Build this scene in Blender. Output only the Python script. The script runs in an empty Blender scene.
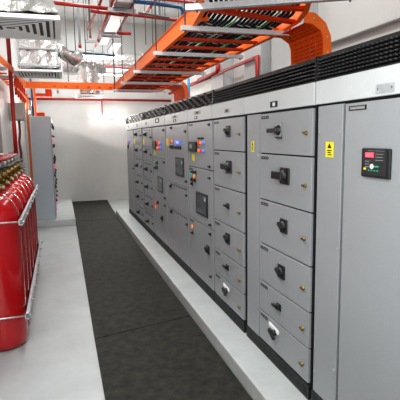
import bpy, bmesh, math, random
from mathutils import Vector, Matrix
random.seed(7)
C = bpy.context.scene.collection
OZ = 0.235          # the design frame has the cabinet base at z=0; the floor is 0.235 below it
PI = math.pi
W = 1.492           # plane of the switchgear fronts
EYE = 1.65
FL = -0.235         # floor level in the design frame
PL = -0.10          # top of the concrete plinths

# ------------------------------------------------------------------ materials
MATS = {}
def mat(name, col, rough=0.5, metal=0.0, noise=0.0, nscale=8.0, bump=0.0, bscale=40.0, emis=None, estr=0.0,
        coat=0.0, spec=0.5, col2=None, stretch=None, alpha=None):
    if name in MATS: return MATS[name]
    m = bpy.data.materials.new(name); m.use_nodes = True
    nt = m.node_tree; N = nt.nodes; L = nt.links
    b = N['Principled BSDF']
    b.inputs['Base Color'].default_value = (*col, 1)
    b.inputs['Roughness'].default_value = rough
    b.inputs['Metallic'].default_value = metal
    b.inputs['Specular IOR Level'].default_value = spec
    b.inputs['Coat Weight'].default_value = coat
    tc = N.new('ShaderNodeTexCoord'); mp = N.new('ShaderNodeMapping')
    L.new(tc.outputs['Object'], mp.inputs['Vector'])
    if stretch: mp.inputs['Scale'].default_value = stretch
    if noise > 0 or col2:
        nz = N.new('ShaderNodeTexNoise'); nz.inputs['Scale'].default_value = nscale; nz.inputs['Detail'].default_value = 6
        nz.inputs['Roughness'].default_value = 0.6
        L.new(mp.outputs['Vector'], nz.inputs['Vector'])
        cr = N.new('ShaderNodeValToRGB')
        cr.color_ramp.elements[0].position = 0.3; cr.color_ramp.elements[1].position = 0.7
        if col2: a, c2 = col, col2
        else:
            a = tuple(max(0, c*(1-noise)) for c in col); c2 = tuple(min(1, c*(1+noise)) for c in col)
        cr.color_ramp.elements[0].color = (*a, 1); cr.color_ramp.elements[1].color = (*c2, 1)
        L.new(nz.outputs['Fac'], cr.inputs['Fac']); L.new(cr.outputs['Color'], b.inputs['Base Color'])
    if bump > 0:
        nb = N.new('ShaderNodeTexNoise'); nb.inputs['Scale'].default_value = bscale; nb.inputs['Detail'].default_value = 4
        L.new(mp.outputs['Vector'], nb.inputs['Vector'])
        bp = N.new('ShaderNodeBump'); bp.inputs['Strength'].default_value = bump; bp.inputs['Distance'].default_value = 0.02
        L.new(nb.outputs['Fac'], bp.inputs['Height']); L.new(bp.outputs['Normal'], b.inputs['Normal'])
    if emis:
        b.inputs['Emission Color'].default_value = (*emis, 1); b.inputs['Emission Strength'].default_value = estr
    MATS[name] = m
    return m

M_wall   = mat('white_wall_paint', (0.60, 0.59, 0.57), 0.38, noise=0.05, nscale=1.2, bump=0.12, bscale=2.2)
M_ceil   = mat('ceiling_paint', (0.60, 0.60, 0.59), 0.8, noise=0.05, nscale=2)
M_floor  = mat('light_grey_floor_paint', (0.39, 0.405, 0.405), 0.42, noise=0.10, nscale=2.5, bump=0.06, bscale=14)
M_plinth = mat('painted_concrete', (0.47, 0.485, 0.48), 0.55, noise=0.08, nscale=5, bump=0.15, bscale=25)
M_mat    = mat('scuffed_rubber', (0.010, 0.010, 0.007), 0.7, spec=.3, col2=(0.040, 0.038, 0.030), nscale=11, bump=0.35, bscale=60)
M_panel  = mat('grey_powder_coat', (0.325, 0.335, 0.350), 0.40, noise=0.05, nscale=160, bump=0.05, bscale=500)
M_panel2 = mat('light_grey_powder_coat', (0.58, 0.60, 0.61), 0.45, noise=0.03, nscale=120, bump=0.03, bscale=400)
M_side   = mat('blue_grey_sheet_steel', (0.42, 0.46, 0.50), 0.45, noise=0.03, nscale=90)
M_dark   = mat('black_gap_steel', (0.012, 0.013, 0.014), 0.6, noise=0.2, nscale=20)
M_skirt  = mat('dark_green_grey_skirt', (0.020, 0.024, 0.024), 0.6, noise=0.2, nscale=12)
M_black  = mat('black_plastic', (0.018, 0.018, 0.020), 0.35, noise=0.2, nscale=50)
M_vent   = mat('black_vent_steel', (0.022, 0.024, 0.026), 0.35, metal=0.2, noise=0.2, nscale=40)
M_ventlt = mat('worn_vent_edge', (0.16, 0.165, 0.17), 0.35, metal=0.5, noise=0.2, nscale=40)
M_glass  = mat('dark_meter_glass', (0.03, 0.034, 0.036), 0.08, noise=0.1, nscale=10, coat=0.6)
M_red    = mat('glossy_red_enamel', (0.40, 0.004, 0.007), 0.24, noise=0.06, nscale=4, coat=0.5)
M_pipe   = mat('red_pipe_paint', (0.36, 0.014, 0.010), 0.45, noise=0.15, nscale=14)
M_orange = mat('orange_powder_coat', (0.92, 0.165, 0.010), 0.45, noise=0.08, nscale=10)
M_orange2= mat('deep_orange_rung', (0.66, 0.055, 0.010), 0.6, spec=.25, noise=0.12, nscale=14)
M_brass  = mat('brass', (0.27, 0.19, 0.06), 0.42, metal=0.8, noise=0.25, nscale=60)
M_steel  = mat('zinc_steel', (0.55, 0.55, 0.55), 0.35, metal=0.8, noise=0.12, nscale=30)
M_galv   = mat('galvanised_steel', (0.52, 0.54, 0.56), 0.40, metal=0.35, noise=0.10, nscale=18)
M_strut  = mat('grey_slotted_channel', (0.36, 0.37, 0.38), 0.45, metal=0.5, noise=0.15, nscale=30)
M_rod    = mat('dull_threaded_rod', (0.16, 0.165, 0.17), 0.5, metal=0.5, noise=0.15, nscale=60)
M_foil   = mat('crinkled_foil', (0.72, 0.70, 0.68), 0.22, metal=0.85, noise=0.12, nscale=4, bump=1.0, bscale=7)
M_white  = mat('white_enamel', (0.93, 0.93, 0.92), 0.4, noise=0.03, nscale=10)
M_yellow = mat('yellow_sticker', (0.85, 0.76, 0.04), 0.5, noise=0.05, nscale=30)
M_label  = mat('silver_label', (0.30, 0.30, 0.30), 0.4, noise=0.15, nscale=40)
M_ink    = mat('black_ink', (0.01, 0.01, 0.01), 0.6, noise=0.1, nscale=30)
M_blue   = mat('blue_pipe_paint', (0.03, 0.10, 0.26), 0.4, noise=0.15, nscale=14)
M_bblue  = mat('bright_blue_pipe', (0.05, 0.33, 0.62), 0.4, noise=0.1, nscale=14)
M_cable  = mat('black_cable_sheath', (0.010, 0.010, 0.011), 0.8, spec=.15, noise=0.2, nscale=40)
M_gcable = mat('green_cable_sheath', (0.03, 0.20, 0.04), 0.45, noise=0.2, nscale=40)
M_tie    = mat('pale_cable_tie', (0.55, 0.55, 0.53), 0.5, noise=0.1, nscale=20)
M_hose   = mat('black_rubber_hose', (0.02, 0.02, 0.02), 0.5, noise=0.2, nscale=40)
M_tube   = mat('lit_fluorescent_tube', (1, 1, 1), 0.4, noise=0.01, emis=(1.0, 0.98, 0.94), estr=13)
M_redled = mat('red_lit_display', (0.6, 0.02, 0.04), 0.4, noise=0.02, emis=(1.0, 0.03, 0.06), estr=1.1)
M_ledhi  = mat('red_lit_digit', (0.9, 0.2, 0.2), 0.4, noise=0.02, emis=(1.0, 0.16, 0.2), estr=1.0)
M_lred   = mat('red_lens', (0.75, 0.03, 0.02), 0.3, noise=0.02, emis=(1, 0.03, 0.02), estr=0.25)
M_lblue  = mat('blue_lens', (0.05, 0.15, 0.8), 0.3, noise=0.02, emis=(0.1, 0.25, 1), estr=0.35)
M_lor    = mat('orange_lens', (0.9, 0.30, 0.03), 0.3, noise=0.02, emis=(1, 0.3, 0.02), estr=0.25)
M_lgreen = mat('green_lens', (0.03, 0.40, 0.20), 0.3, noise=0.02, emis=(0.05, 0.8, 0.4), estr=0.15)
M_pink   = mat('pink_lens', (0.85, 0.10, 0.20), 0.3, noise=0.02, emis=(1, 0.1, 0.2), estr=0.3)
M_beige  = mat('enclosure_beige', (0.50, 0.48, 0.44), 0.5, noise=0.05, nscale=20)

# ------------------------------------------------------------------ mesh helpers
class MB:
    """collects simple solids into one mesh (design-frame world coordinates)"""
    def __init__(s): s.bm = bmesh.new()
    def box(s, x0, x1, y0, y1, z0, z1, bev=0.0, mi=0):
        r = bmesh.ops.create_cube(s.bm, size=1.0)
        vs = r['verts']
        for v in vs:
            v.co = Vector(((x0+x1)/2 + v.co.x*(x1-x0), (y0+y1)/2 + v.co.y*(y1-y0), (z0+z1)/2 + v.co.z*(z1-z0)))
        fs = set(f for v in vs for f in v.link_faces)
        for f in fs: f.material_index = mi
        if bev > 0:
            es = list(set(e for v in vs for e in v.link_edges))
            bmesh.ops.bevel(s.bm, geom=es, offset=bev, segments=2, profile=0.5, affect='EDGES', clamp_overlap=True)
        return s
    def bar(s, p, q, w, h, up=(0,0,1), mi=0):
        """rectangular bar from p to q, width w (sideways) and height h (along up)"""
        p = Vector(p); q = Vector(q); d = (q-p).normalized(); up = Vector(up)
        side = d.cross(up)
        if side.length < 1e-5: side = d.cross(Vector((1,0,0)))
        side.normalize(); u = side.cross(d).normalized()
        V = []
        for e in (p, q):
            for a, b in ((-1,-1),(1,-1),(1,1),(-1,1)):
                V.append(s.bm.verts.new(e + side*(a*w/2) + u*(b*h/2)))
        for idx in ((3,2,1,0),(4,5,6,7),(0,1,5,4),(1,2,6,5),(2,3,7,6),(3,0,4,7)):
            f = s.bm.faces.new([V[i] for i in idx]); f.material_index = mi
        return s
    def ring(s, c, d, r, seg, ref=None):
        d = Vector(d).normalized()
        a = d.orthogonal().normalized() if ref is None else (Vector(ref) - d*Vector(ref).dot(d)).normalized()
        b = d.cross(a)
        return [s.bm.verts.new(Vector(c) + (a*math.cos(2*PI*i/seg) + b*math.sin(2*PI*i/seg))*r) for i in range(seg)]
    def tube(s, pts, r, seg=10, mi=0, cap=True):
        pts = [Vector(p) for p in pts]; rings = []
        ref = None
        d0 = (pts[1]-pts[0]).normalized(); ref = d0.orthogonal().normalized()
        for i, p in enumerate(pts):
            if i == 0: d = pts[1]-pts[0]
            elif i == len(pts)-1: d = pts[-1]-pts[-2]
            else: d = (pts[i+1]-pts[i]).normalized() + (pts[i]-pts[i-1]).normalized()
            d.normalize()
            ref = (ref - d*ref.dot(d))
            if ref.length < 1e-4: ref = d.orthogonal()
            ref.normalize()
            rr = r[i] if isinstance(r, (list, tuple)) else r
            k = 1.0
            if 0 < i < len(pts)-1:
                co = max(0.5, d.dot((pts[i+1]-pts[i]).normalized())); k = 1.0/co if not isinstance(r,(list,tuple)) else 1.0
            rings.append(s.ring(p, d, rr*min(k,1.3), seg, ref))
        for A, B in zip(rings, rings[1:]):
            for i in range(seg):
                f = s.bm.faces.new((A[i], A[(i+1)%seg], B[(i+1)%seg], B[i])); f.smooth = True; f.material_index = mi
        if cap:
            f = s.bm.faces.new(list(reversed(rings[0]))); f.material_index = mi
            f = s.bm.faces.new(rings[-1]); f.material_index = mi
        return s
    def lathe(s, c, prof, seg=24, axis=(0,0,1), mi=0):
        """prof: list of (r, h) along axis from c"""
        c = Vector(c); ax = Vector(axis).normalized()
        a = ax.orthogonal().normalized(); rings = []
        for r, h in prof:
            rings.append(s.ring(c + ax*h, ax, max(r, 1e-4), seg, a))
        for A, B in zip(rings, rings[1:]):
            for i in range(seg):
                f = s.bm.faces.new((A[i], A[(i+1)%seg], B[(i+1)%seg], B[i])); f.smooth = True; f.material_index = mi
        s.bm.faces.new(list(reversed(rings[0]))).material_index = mi
        s.bm.faces.new(rings[-1]).material_index = mi
        return s
    def poly(s, pts, thick, mi=0):
        """flat polygon extruded by vector thick"""
        A = [s.bm.verts.new(Vector(p)) for p in pts]; t = Vector(thick)
        B = [s.bm.verts.new(Vector(p)+t) for p in pts]; n = len(pts)
        s.bm.faces.new(list(reversed(A))).material_index = mi; s.bm.faces.new(B).material_index = mi
        for i in range(n): s.bm.faces.new((A[i], A[(i+1)%n], B[(i+1)%n], B[i])).material_index = mi
        return s
    def build(s, name, m, parent=None, smooth=False):
        bm = s.bm
        bmesh.ops.recalc_face_normals(bm, faces=bm.faces)
        if parent is not None:
            off = world_loc(parent)
            bmesh.ops.translate(bm, verts=bm.verts, vec=-off); loc = Vector((0,0,0))
        else:
            xs = [v.co.x for v in bm.verts]; ys = [v.co.y for v in bm.verts]; zs = [v.co.z for v in bm.verts]
            loc = Vector(((min(xs)+max(xs))/2, (min(ys)+max(ys))/2, min(zs)))
            bmesh.ops.translate(bm, verts=bm.verts, vec=-loc)
        me = bpy.data.meshes.new(name); bm.to_mesh(me); bm.free()
        for mm in (m if isinstance(m, (list, tuple)) else [m]): me.materials.append(mm)
        o = bpy.data.objects.new(name, me); C.objects.link(o); o.location = loc
        if parent is not None: o.parent = parent
        return o

def world_loc(o):
    v = Vector(o.location)
    while o.parent is not None:
        o = o.parent; v = v + Vector(o.location)
    return v

def tag(o, label=None, cat=None, group=None, kind=None):
    if label: o['label'] = label
    if cat: o['category'] = cat
    if group: o['group'] = group
    if kind: o['kind'] = kind
    return o
def thing(name, loc, label, cat, group=None):
    o = bpy.data.objects.new(name, None); o.empty_display_size = 0.1
    C.objects.link(o); o.location = loc
    return tag(o, label, cat, group)
def copy_tree(o, parent=None):
    c = o.copy(); C.objects.link(c)
    if parent is not None: c.parent = parent
    for ch in list(o.children): copy_tree(ch, c)
    return c
def struct(name, mb, m): return tag(mb.build(name, m), kind='structure')

# ================================================================== SETTING
XL, XR, YB, YF, ZC = -0.92, 3.40, 14.15, -2.2, 5.05
struct('floor', MB().box(XL-.1, XR+.1, YF, YB+.1, FL-.1, FL), M_floor)
struct('ceiling', MB().box(XL-.1, XR+.1, YF, YB+.1, ZC, ZC+.12), M_ceil)
struct('wall_left', MB().box(XL-.12, XL, YF, YB+.1, FL, ZC), M_wall)
struct('wall_right', MB().box(XR, XR+.12, YF, YB+.1, FL, ZC), M_wall)
struct('wall_back', MB().box(XL-.12, XR+.12, YB, YB+.12, FL, ZC), mat('glossy_uneven_wall_paint', (0.58, 0.57, 0.555), 0.27, noise=0.06, nscale=1.0, bump=0.5, bscale=1.8))
struct('wall_front', MB().box(XL-.12, XR+.12, YF-.12, YF, FL, ZC), M_wall)
# concrete plinth under the switchboard, with a worn chamfered edge
pm = MB().box(1.232, XR-.02, YF+.02, 11.2, FL, PL, 0.012); struct('trim_1', pm, M_plinth)
pm = MB().box(XL+.001, 0.245, 10.26, YB-.001, FL, PL, 0.010); struct('trim_2', pm, M_plinth)
# near end of the upper right wall, set forward as a ledge
struct('trim_3', MB().box(3.30, XR-.001, YF+.01, 5.5, 2.79, ZC-.001, 0.01), M_wall)
# pilasters on the right wall
n = 4
for (y0, y1, x0) in ((5.45, 6.35, 3.08), (7.05, 7.75, 3.22), (8.75, 9.5, 3.18)):
    struct('trim_%d' % n, MB().box(x0, XR-.001, y0, y1, FL+.001, ZC-.001, 0.006), mat('pilaster_paint', (0.44, 0.45, 0.45), 0.5, noise=0.04, nscale=2)); n += 1
# ceiling beams over the aisle
for (y0, y1) in ((9.2, 9.55),):
    struct('trim_%d' % n, MB().box(XL, XR, y0, y1, 4.72, ZC-.001, 0.01), M_ceil); n += 1

# rubber mats of the aisle
def rubber(pts, label):
    tag(MB().poly([(x, y, FL+.002) for x, y in pts], (0, 0, 0.012)).build('rubber_mat', M_mat), label, 'mat', 'rubber mats down the aisle')
rubber([(0.21, YF+.1), (1.225, YF+.1), (1.225, 4.43), (0.216, 4.185)], 'black scuffed rubber mat in the foreground of the aisle floor')
rubber([(0.216, 4.20), (1.225, 4.445), (1.225, 10.648), (0.25, 10.640)], 'long middle black rubber mat between the grey plinth and red cylinders')
rubber([(0.25, 10.655), (1.228, 10.663), (1.24, 11.22), (1.305, 14.12), (0.262, 14.12)], 'farthest black rubber mat ending at the white back wall')

# ================================================================== SWITCHBOARD
FX = W               # front plane of the doors
TOPD = 1.820; HDR0 = 1.832; HDR1 = 1.968
def latch(par, y, z, m=M_brass, s=1.0):
    b = MB()
    b.lathe((FX, y, z), [(.014*s, 0), (.014*s, -.005), (.009*s, -.008), (.009*s, -.016)], 12, (1, 0, 0))
    b.bar((FX-.017, y-.018*s, z-.002), (FX-.017, y+.020*s, z+.003), .012*s, .008*s, up=(1,0,0))
    o = b.build('latch', m, par); tag(o, 'small brass-coloured turn latch')
def nameplate(par, y0, y1, z0, z1):
    b = MB().box(FX-.003, FX, y0, y1, z0, z1, 0, 0)
    k = 4
    for i in range(k):
        a = y0 + (y1-y0)*(i+.15)/k; c = y0 + (y1-y0)*(i+.75)/k
        b.box(FX-.0036, FX-.003, a, c, z0+(z1-z0)*.3, z0+(z1-z0)*.7, 0, 1)
    tag(b.build('nameplate', [M_ink, M_label], par), 'narrow black nameplate')
def handle_wide(par, y, z):         # rotary handle with a horizontal lever on a metal plate
    b = MB()
    b.box(FX-.006, FX, y-.045, y+.045, z-.048, z+.048, .002, 1)
    b.lathe((FX, y, z), [(.036, 0), (.036, -.016), (.026, -.022), (.024, -.036)], 20, (1,0,0))
    b.box(FX-.044, FX-.026, y-.02, y+.125, z-.018, z+.014, .005)
    b.box(FX-.016, FX-.006, y-.055, y+.035, z-.058, z-.046, .002)
    b.build('rotary_handle', [M_black, M_galv], par)
def handle_block(par, y, z):        # black square escutcheon with thick lever pointing to the far side
    b = MB()
    b.box(FX-.012, FX, y-.075, y+.06, z-.058, z+.058, .006)
    b.lathe((FX, y, z), [(.045, -.010), (.045, -.018), (.03, -.024), (.028, -.034)], 20, (1,0,0))
    b.box(FX-.044, FX-.024, y-.015, y+.135, z-.028, z+.028, .007)
    b.build('rotary_handle', M_black, par)
def handle_square(par, y, z, s=.86):
    b = MB()
    b.box(FX-.012, FX, y-.06*s, y+.06*s, z-.06*s, z+.06*s, .006)
    b.lathe((FX, y, z), [(.040*s, -.010), (.040*s, -.016), (.032*s, -.020), (.028*s, -.028)], 20, (1,0,0))
    b.bar((FX-.028, y-.03*s, z-.02*s), (FX-.028, y+.045*s, z+.02*s), .022, .026*s, up=(1,0,0))
    b.build('rotary_handle', M_black, par)
def handle_small(par, y, z):
    b = MB()
    b.box(FX-.008, FX, y-.035, y+.030, z-.026, z+.026, .003)
    b.lathe((FX, y, z), [(.022, -.006), (.022, -.018)], 16, (1,0,0))
    b.box(FX-.034, FX-.016, y-.008, y+.062, z-.008, z+.014, .004)
    b.build('rotary_handle', M_black, par)
def handle_plate(par, y, z):        # black lever on a pale oval plate
    b = MB()
    b.bar((FX-.004, y-.055, z+.016), (FX-.004, y+.10, z+.034), .008, .028, up=(0,0,1), mi=1)
    b.lathe((FX, y, z), [(.024, -.006), (.024, -.03)], 16, (1,0,0))
    b.bar((FX-.036, y-.045, z-.028), (FX-.036, y+.04, z+.014), .018, .026, up=(0,0,1))
    b.build('rotary_handle', [M_black, M_white], par)
def knob(par, y, z, s=1.0):
    b = MB()
    b.box(FX-.008, FX, y-.042*s, y+.042*s, z-.042*s, z+.042*s, .004, 1)
    b.lathe((FX, y, z), [(.032*s, -.006), (.032*s, -.022), (.022*s, -.034), (.02*s, -.048)], 16, (1,0,0))
    b.box(FX-.062, FX-.040, y-.013*s, y+.075*s, z-.014*s, z+.014*s, .004)
    b.build('rotary_knob', [M_black, M_label], par)
def lens(par, y, z, m, name='indicator_lamp', r=.017, label=None):
    r *= .82
    b = MB()
    b.lathe((FX, y, z), [(r*1.25, 0), (r*1.25, -.006)], 14, (1,0,0), mi=1)
    b.lathe((FX, y, z), [(r, -.006), (r, -.016), (r*.6, -.022)], 14, (1,0,0))
    o = b.build(name, [m, M_label], par)
    if label: tag(o, label)
def button_black(par, y, z, s=.02):
    b = MB().box(FX-.012, FX, y-s, y+s, z-s, z+s, .004); b.lathe((FX, y, z), [(s*.6, -.01), (s*.55, -.03)], 12, (1,0,0))
    b.build('selector_switch', M_black, par)
def window(par, y0, y1, z0, z1):
    b = MB()
    b.box(FX-.008, FX, y0, y1, z0, z1, .003)
    o = b.build('inspection_window', M_black, par); tag(o, 'dark framed inspection window')
    g = MB().box(FX-.0105, FX-.008, y0+.04, y1-.04, z0+.02, z1-.02).build('pane', M_glass, o)
    m = MB().box(FX-.012, FX-.0105, y0+.05, y0+.11, z1-.08, z1-.04, .001)
    m.build('meter', M_side, o)
def door(par, y0, y1, z0, z1, name='door'):
    b = MB().box(FX, FX+.022, y0+.007, y1-.007, z0+.0045, z1-.0045, .004)
    return b.build(name, M_panel, par)
def sticker(par, y0, y1, z0, z1, name='warning_sticker'):
    b = MB().box(FX-.0015, FX, y0, y1, z0, z1)
    yc = (y0+y1)/2; w = y1-y0; h = z1-z0
    # black bolt-in-triangle glyph and lines of print
    x = FX-.0024
    b.poly([(x, yc, z1-h*.10), (x, yc-w*.26, z1-h*.42), (x, yc+w*.26, z1-h*.42)], (.0009, 0, 0), 1)
    b.box(x, x+.0009, yc-w*.28, yc+w*.28, z0+h*.40, z0+h*.47, 0, 1)
    b.box(x, x+.0009, yc-w*.22, yc+w*.24, z0+h*.27, z0+h*.34, 0, 1)
    b.box(x, x+.0009, yc-w*.30, yc+w*.20, z0+h*.13, z0+h*.20, 0, 1)
    tag(b.build(name, [M_yellow, M_ink], par), 'yellow warning sticker with black print')
def cabinet(y0, y1, label, x1=2.42):
    t = thing('switchgear_cabinet', (1.95, (y0+y1)/2, PL), label, 'switchgear', 'grey switchgear cabinets in the long row')
    MB().box(FX+.022, x1, y0+.002, y1-.002, 0.0, HDR1-.004).build('body', M_dark, t)
    b = MB().box(FX-.002, x1-.02, y0+.004, y1-.004, PL+.001, -.001, .003)
    for i in range(int((y1-y0)/.09)): b.box(FX-.0035, FX+.02, y0+.03+i*.09, y0+.08+i*.09, PL+.03, PL+.07, 0, 1)
    b.build('skirt', [M_skirt, M_ink], t)
    return t
def frame_strip(t, y0, y1, m=M_panel):
    return MB().box(FX+.001, FX+.022, y0, y1, 0.005, TOPD, .003).build('side_panel', m, t)
def header(t, y0, y1):
    return MB().box(FX-.004, FX+.022, y0+.004, y1-.004, HDR0, HDR1, .004).build('header_panel', M_panel2, t)
def hdr_label(h, y, z, w=.09, hh=.035, black=True):
    b = MB().box(FX-.0065, FX-.004, y-w/2, y+w/2, z-hh/2, z+hh/2)
    b.box(FX-.0072, FX-.0065, y-w*.2, y+w*.15, z-hh*.3, z+hh*.3, 0, 1)
    b.build('nameplate', [M_ink if black else M_label, M_white if black else M_ink], h)
def screw(par, y, z):
    MB().lathe((FX, y, z), [(.009, .001), (.008, -.003)], 10, (1,0,0)).build('screw', M_steel, par)

Z6 = [0.008, 0.252, 0.502, 0.81, 1.162, 1.517, TOPD]
# incomer cabinet nearest the camera
t = cabinet(0.55, 2.462, 'nearest wide switchgear cabinet with tall plain door and red display meter')
d = door(t, 0.75, 2.176, 0.006, TOPD); tag(d, 'tall plain grey door')
MB().box(FX-.003, FX, 1.99, 2.135, 1.776, 1.800).box(FX-.0036, FX-.003, 2.0, 2.125, 1.781, 1.795, 0, 1).build('nameplate', [M_ink, M_label], d)
def big_meter(par):
    y0, y1, z0, z1 = 1.788, 1.998, 1.437, 1.582
    b = MB().box(FX-.016, FX, y0, y1, z0, z1, .006)
    mo = b.build('power_meter', M_black, par); tag(mo, 'black square meter with red lit display')
    x = FX-.0165
    MB().box(x-.001, x, y0+.018, y1-.018, z0+.012, z1-.012).build('face', mat('dark_meter_face', (0.035, 0.037, 0.04), 0.3, noise=0.1, nscale=30), mo)
    MB().box(x-.003, x-.001, 1.898, 1.962, 1.537, 1.561).build('display', M_redled, mo)
    b = MB()      # digits 8.88 as seven-segment bars
    for i in range(3):
        yc = 1.950 - i*.020
        for zz in (1.541, 1.549, 1.557): b.box(x-.0036, x-.003, yc-.005, yc+.005, zz-.001, zz+.001)
        for sy in (-1, 1): b.box(x-.0036, x-.003, yc+sy*.006-.001, yc+sy*.006+.001, 1.541, 1.557)
    b.build('digits', M_ledhi, mo)
    b = MB()
    for i in range(3):
        b.box(x-.0025, x-.001, 1.93, 1.962, 1.515-i*.014, 1.519-i*.014, 0, 0)
        b.box(x-.0025, x-.001, 1.83, 1.885, 1.553-i*.015, 1.556-i*.015, 0, 0)
    b.box(x-.0025, x-.001, 1.80+.02, 1.945, 1.569, 1.571)
    b.build('print', M_label, mo)
    MB().lathe((x, 1.91, 1.492), [(.013, 0), (.013, -.004), (.008, -.0045)], 16, (1,0,0)).build('dial_button', M_white, mo)
    MB().box(x-.003, x-.001, 1.862, 1.89, 1.490, 1.496).build('green_mark', M_lgreen, mo)
    MB().box(x-.003, x-.001, 1.955, 1.972, 1.474, 1.484).build('yellow_mark', M_yellow, mo)
    b = MB()
    for i in range(4): b.box(x-.003, x-.001, 1.862+i*.022, 1.872+i*.022, 1.470, 1.475)
    b.build('green_button_row', M_lgreen, mo)
big_meter(d)
for zz in (1.2, 0.5): latch(d, .86, zz)
p = frame_strip(t, 2.194, 2.444)
sticker(p, 2.272, 2.352, 1.522, 1.612)
for zz in (1.665, 1.0, 0.26): screw(p, 2.212, zz+.0)
for zz in (1.665, 0.14): screw(p, 2.428, zz)
h = header(t, 0.55, 2.474)
b = MB().box(FX-.007, FX-.004, 1.785, 1.915, 1.845+.0, 1.888).box(FX-.008, FX-.007, 1.80, 1.804, 1.860, 1.872, 0, 1).box(FX-.008, FX-.007, 1.898, 1.902, 1.860, 1.872, 0, 1)
b.build('nameplate', [M_galv, M_ink], h)

# six-door feeder cabinet with side panel
t = cabinet(2.49, 3.55, 'switchgear cabinet of six wide drawers beside the yellow stickered narrow panel')
hs = [(2.985, .168, handle_plate), (2.93, .392, handle_small), (2.89, .672, handle_square), (2.86, 1.015, handle_square), (2.86, 1.372, handle_block), (2.95, 1.69, handle_wide)]
for i in range(6):
    d = door(t, 2.500, 3.282, Z6[i], Z6[i+1])
    hy, hz, fn = hs[i]
    fn(d, hy, hz)
    latch(d, 2.575, [.118, .37, .650, .982, 1.330, 1.665][i])
    nameplate(d, 3.125, 3.250, Z6[i+1]-.042, Z6[i+1]-.022)
p = frame_strip(t, 3.290, 3.535)
sticker(p, 3.392, 3.442, 1.524, 1.612)
for zz in (1.5, .75): screw(p, 3.31, zz)
h = header(t, 2.482, 3.595)
hdr_label(h, 3.03, 1.875, .115, .042)

# second six-door cabinet
t = cabinet(3.60, 4.42, 'switchgear cabinet of six narrow drawers between panel and meter cabinet')
hs = [(4.03, .158, handle_plate), (4.02, .395, handle_small), (4.0, .685, handle_square), (3.99, 1.0, handle_small), (3.96, 1.372, handle_block), (3.97, 1.697, handle_square)]
for i in range(6):
    d = door(t, 3.610, 4.412, Z6[i], Z6[i+1])
    hy, hz, fn = hs[i]
    fn(d, hy, hz)
    latch(d, 3.697, [.109, .364, .643, .979, 1.337, 1.671][i])
    nameplate(d, 4.24, 4.37, Z6[i+1]-.042, Z6[i+1]-.022)
h = header(t, 3.603, 4.43)
hdr_label(h, 4.0, 1.885, .12, .035, False)

# third: three doors, control cluster, window
t = cabinet(4.43, 5.37, 'switchgear cabinet with coloured control cluster above a dark window')
zs = [0.008, .672, 1.30, TOPD]
D = [door(t, 4.438, 5.362, zs[i], zs[i+1]) for i in range(3)]
d = D[2]
MB().box(FX-.03, FX, 4.97, 5.27, 1.482, 1.60, .006).build('protection_relay', M_black, d)
MB().box(FX-.034, FX-.03, 5.10, 5.19, 1.52, 1.565, .002).build('relay_screen', M_label, d)
for j, (yy, m1, m2) in enumerate(((4.90, M_lred, M_lor), (4.81, M_lor, M_lred), (4.72, M_lblue, M_lblue))):
    lens(d, yy, 1.585, m1, r=.024); lens(d, yy, 1.50, m2, r=.024)
b = MB().box(FX-.008, FX, 4.73, 4.95, 1.625, 1.645); b.build('lamp_legend', M_ink, d)
MB().box(FX-.002, FX, 5.09, 5.20, 1.375, 1.455).build('sticker', M_yellow, d)
latch(d, 4.53, 1.775, M_black, 1.2); latch(d, 4.53, 1.34, M_black, 1.2); nameplate(d, 5.16, 5.31, 1.78, 1.80)
d = D[1]
window(d, 4.61, 5.05, .775, 1.03)
lens(d, 5.235, 1.205, M_lgreen, r=.026); lens(d, 5.09, 1.195, M_lor, r=.026)
for yy, zz in ((5.17, 1.245), (5.05, 1.245), (5.20, 1.15), (5.08, 1.15), (5.20, 1.10)): button_black(d, yy, zz, .022)
latch(d, 4.53, 1.22, M_black, 1.2); latch(d, 4.53, .72, M_black, 1.2); nameplate(d, 5.19, 5.33, 1.262, 1.284)
d = D[0]
lens(d, 5.22, .575, M_lor, r=.03); nameplate(d, 5.19, 5.33, .635, .655); latch(d, 4.53, .15, M_black, 1.2)
handle_square(d, 4.62, .43, .8); button_black(d, 5.22, .50, .02); latch(d, 4.53, .62, M_black, 1.2)
h = header(t, 4.44, 5.375)
hdr_label(h, 4.95, 1.92, .26, .04, False); hdr_label(h, 5.0, 1.868, .10, .03, True)

# fourth
t = cabinet(5.38, 6.60, 'switchgear cabinet with blue lamp and a dark window in its tall upper door')
zs = [0.008, .652, 1.018, TOPD]
D = [door(t, 5.388, 6.59, zs[i], zs[i+1]) for i in range(3)]
d = D[2]
window(d, 5.57, 6.01, 1.142, 1.39)
lens(d, 6.27, 1.595, M_lred, r=.03); lens(d, 6.15, 1.595, M_lor, r=.03)
for yy in (6.25, 6.13): button_black(d, yy, 1.52, .028)
b = MB().box(FX-.02, FX, 5.72, 5.98, 1.555, 1.61, .003); b.build('digital_meter', M_lblue, d)
b = MB().box(FX-.022, FX-.02, 5.76, 5.88, 1.57, 1.60); b.build('meter_display', M_white, d)
for yy in (5.96, 5.84, 5.72): button_black(d, yy, 1.515, .022)
for zz in (1.72, 1.1): latch(d, 5.47, zz, M_black, 1.4)
button_black(d, 6.20, 1.78, .02)
MB().box(FX-.002, FX, 6.44, 6.55, 1.535, 1.636).build('sticker', M_yellow, d)
for d, z in ((D[1], .985), (D[0], .615)):
    b = MB()
    for i in range(9): b.box(FX-.004, FX, 5.47+i*.10, 5.52+i*.10, z+.005, z+.016)
    b.build('label_strip', M_ink, d); latch(d, 5.47, z-.06, M_black, 1.3); button_black(d, 6.30, z-.02, .03)
h = header(t, 5.38, 6.61); hdr_label(h, 6.0, 1.925, .35, .04, False); hdr_label(h, 6.0, 1.875, .16, .035, True)

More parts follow.
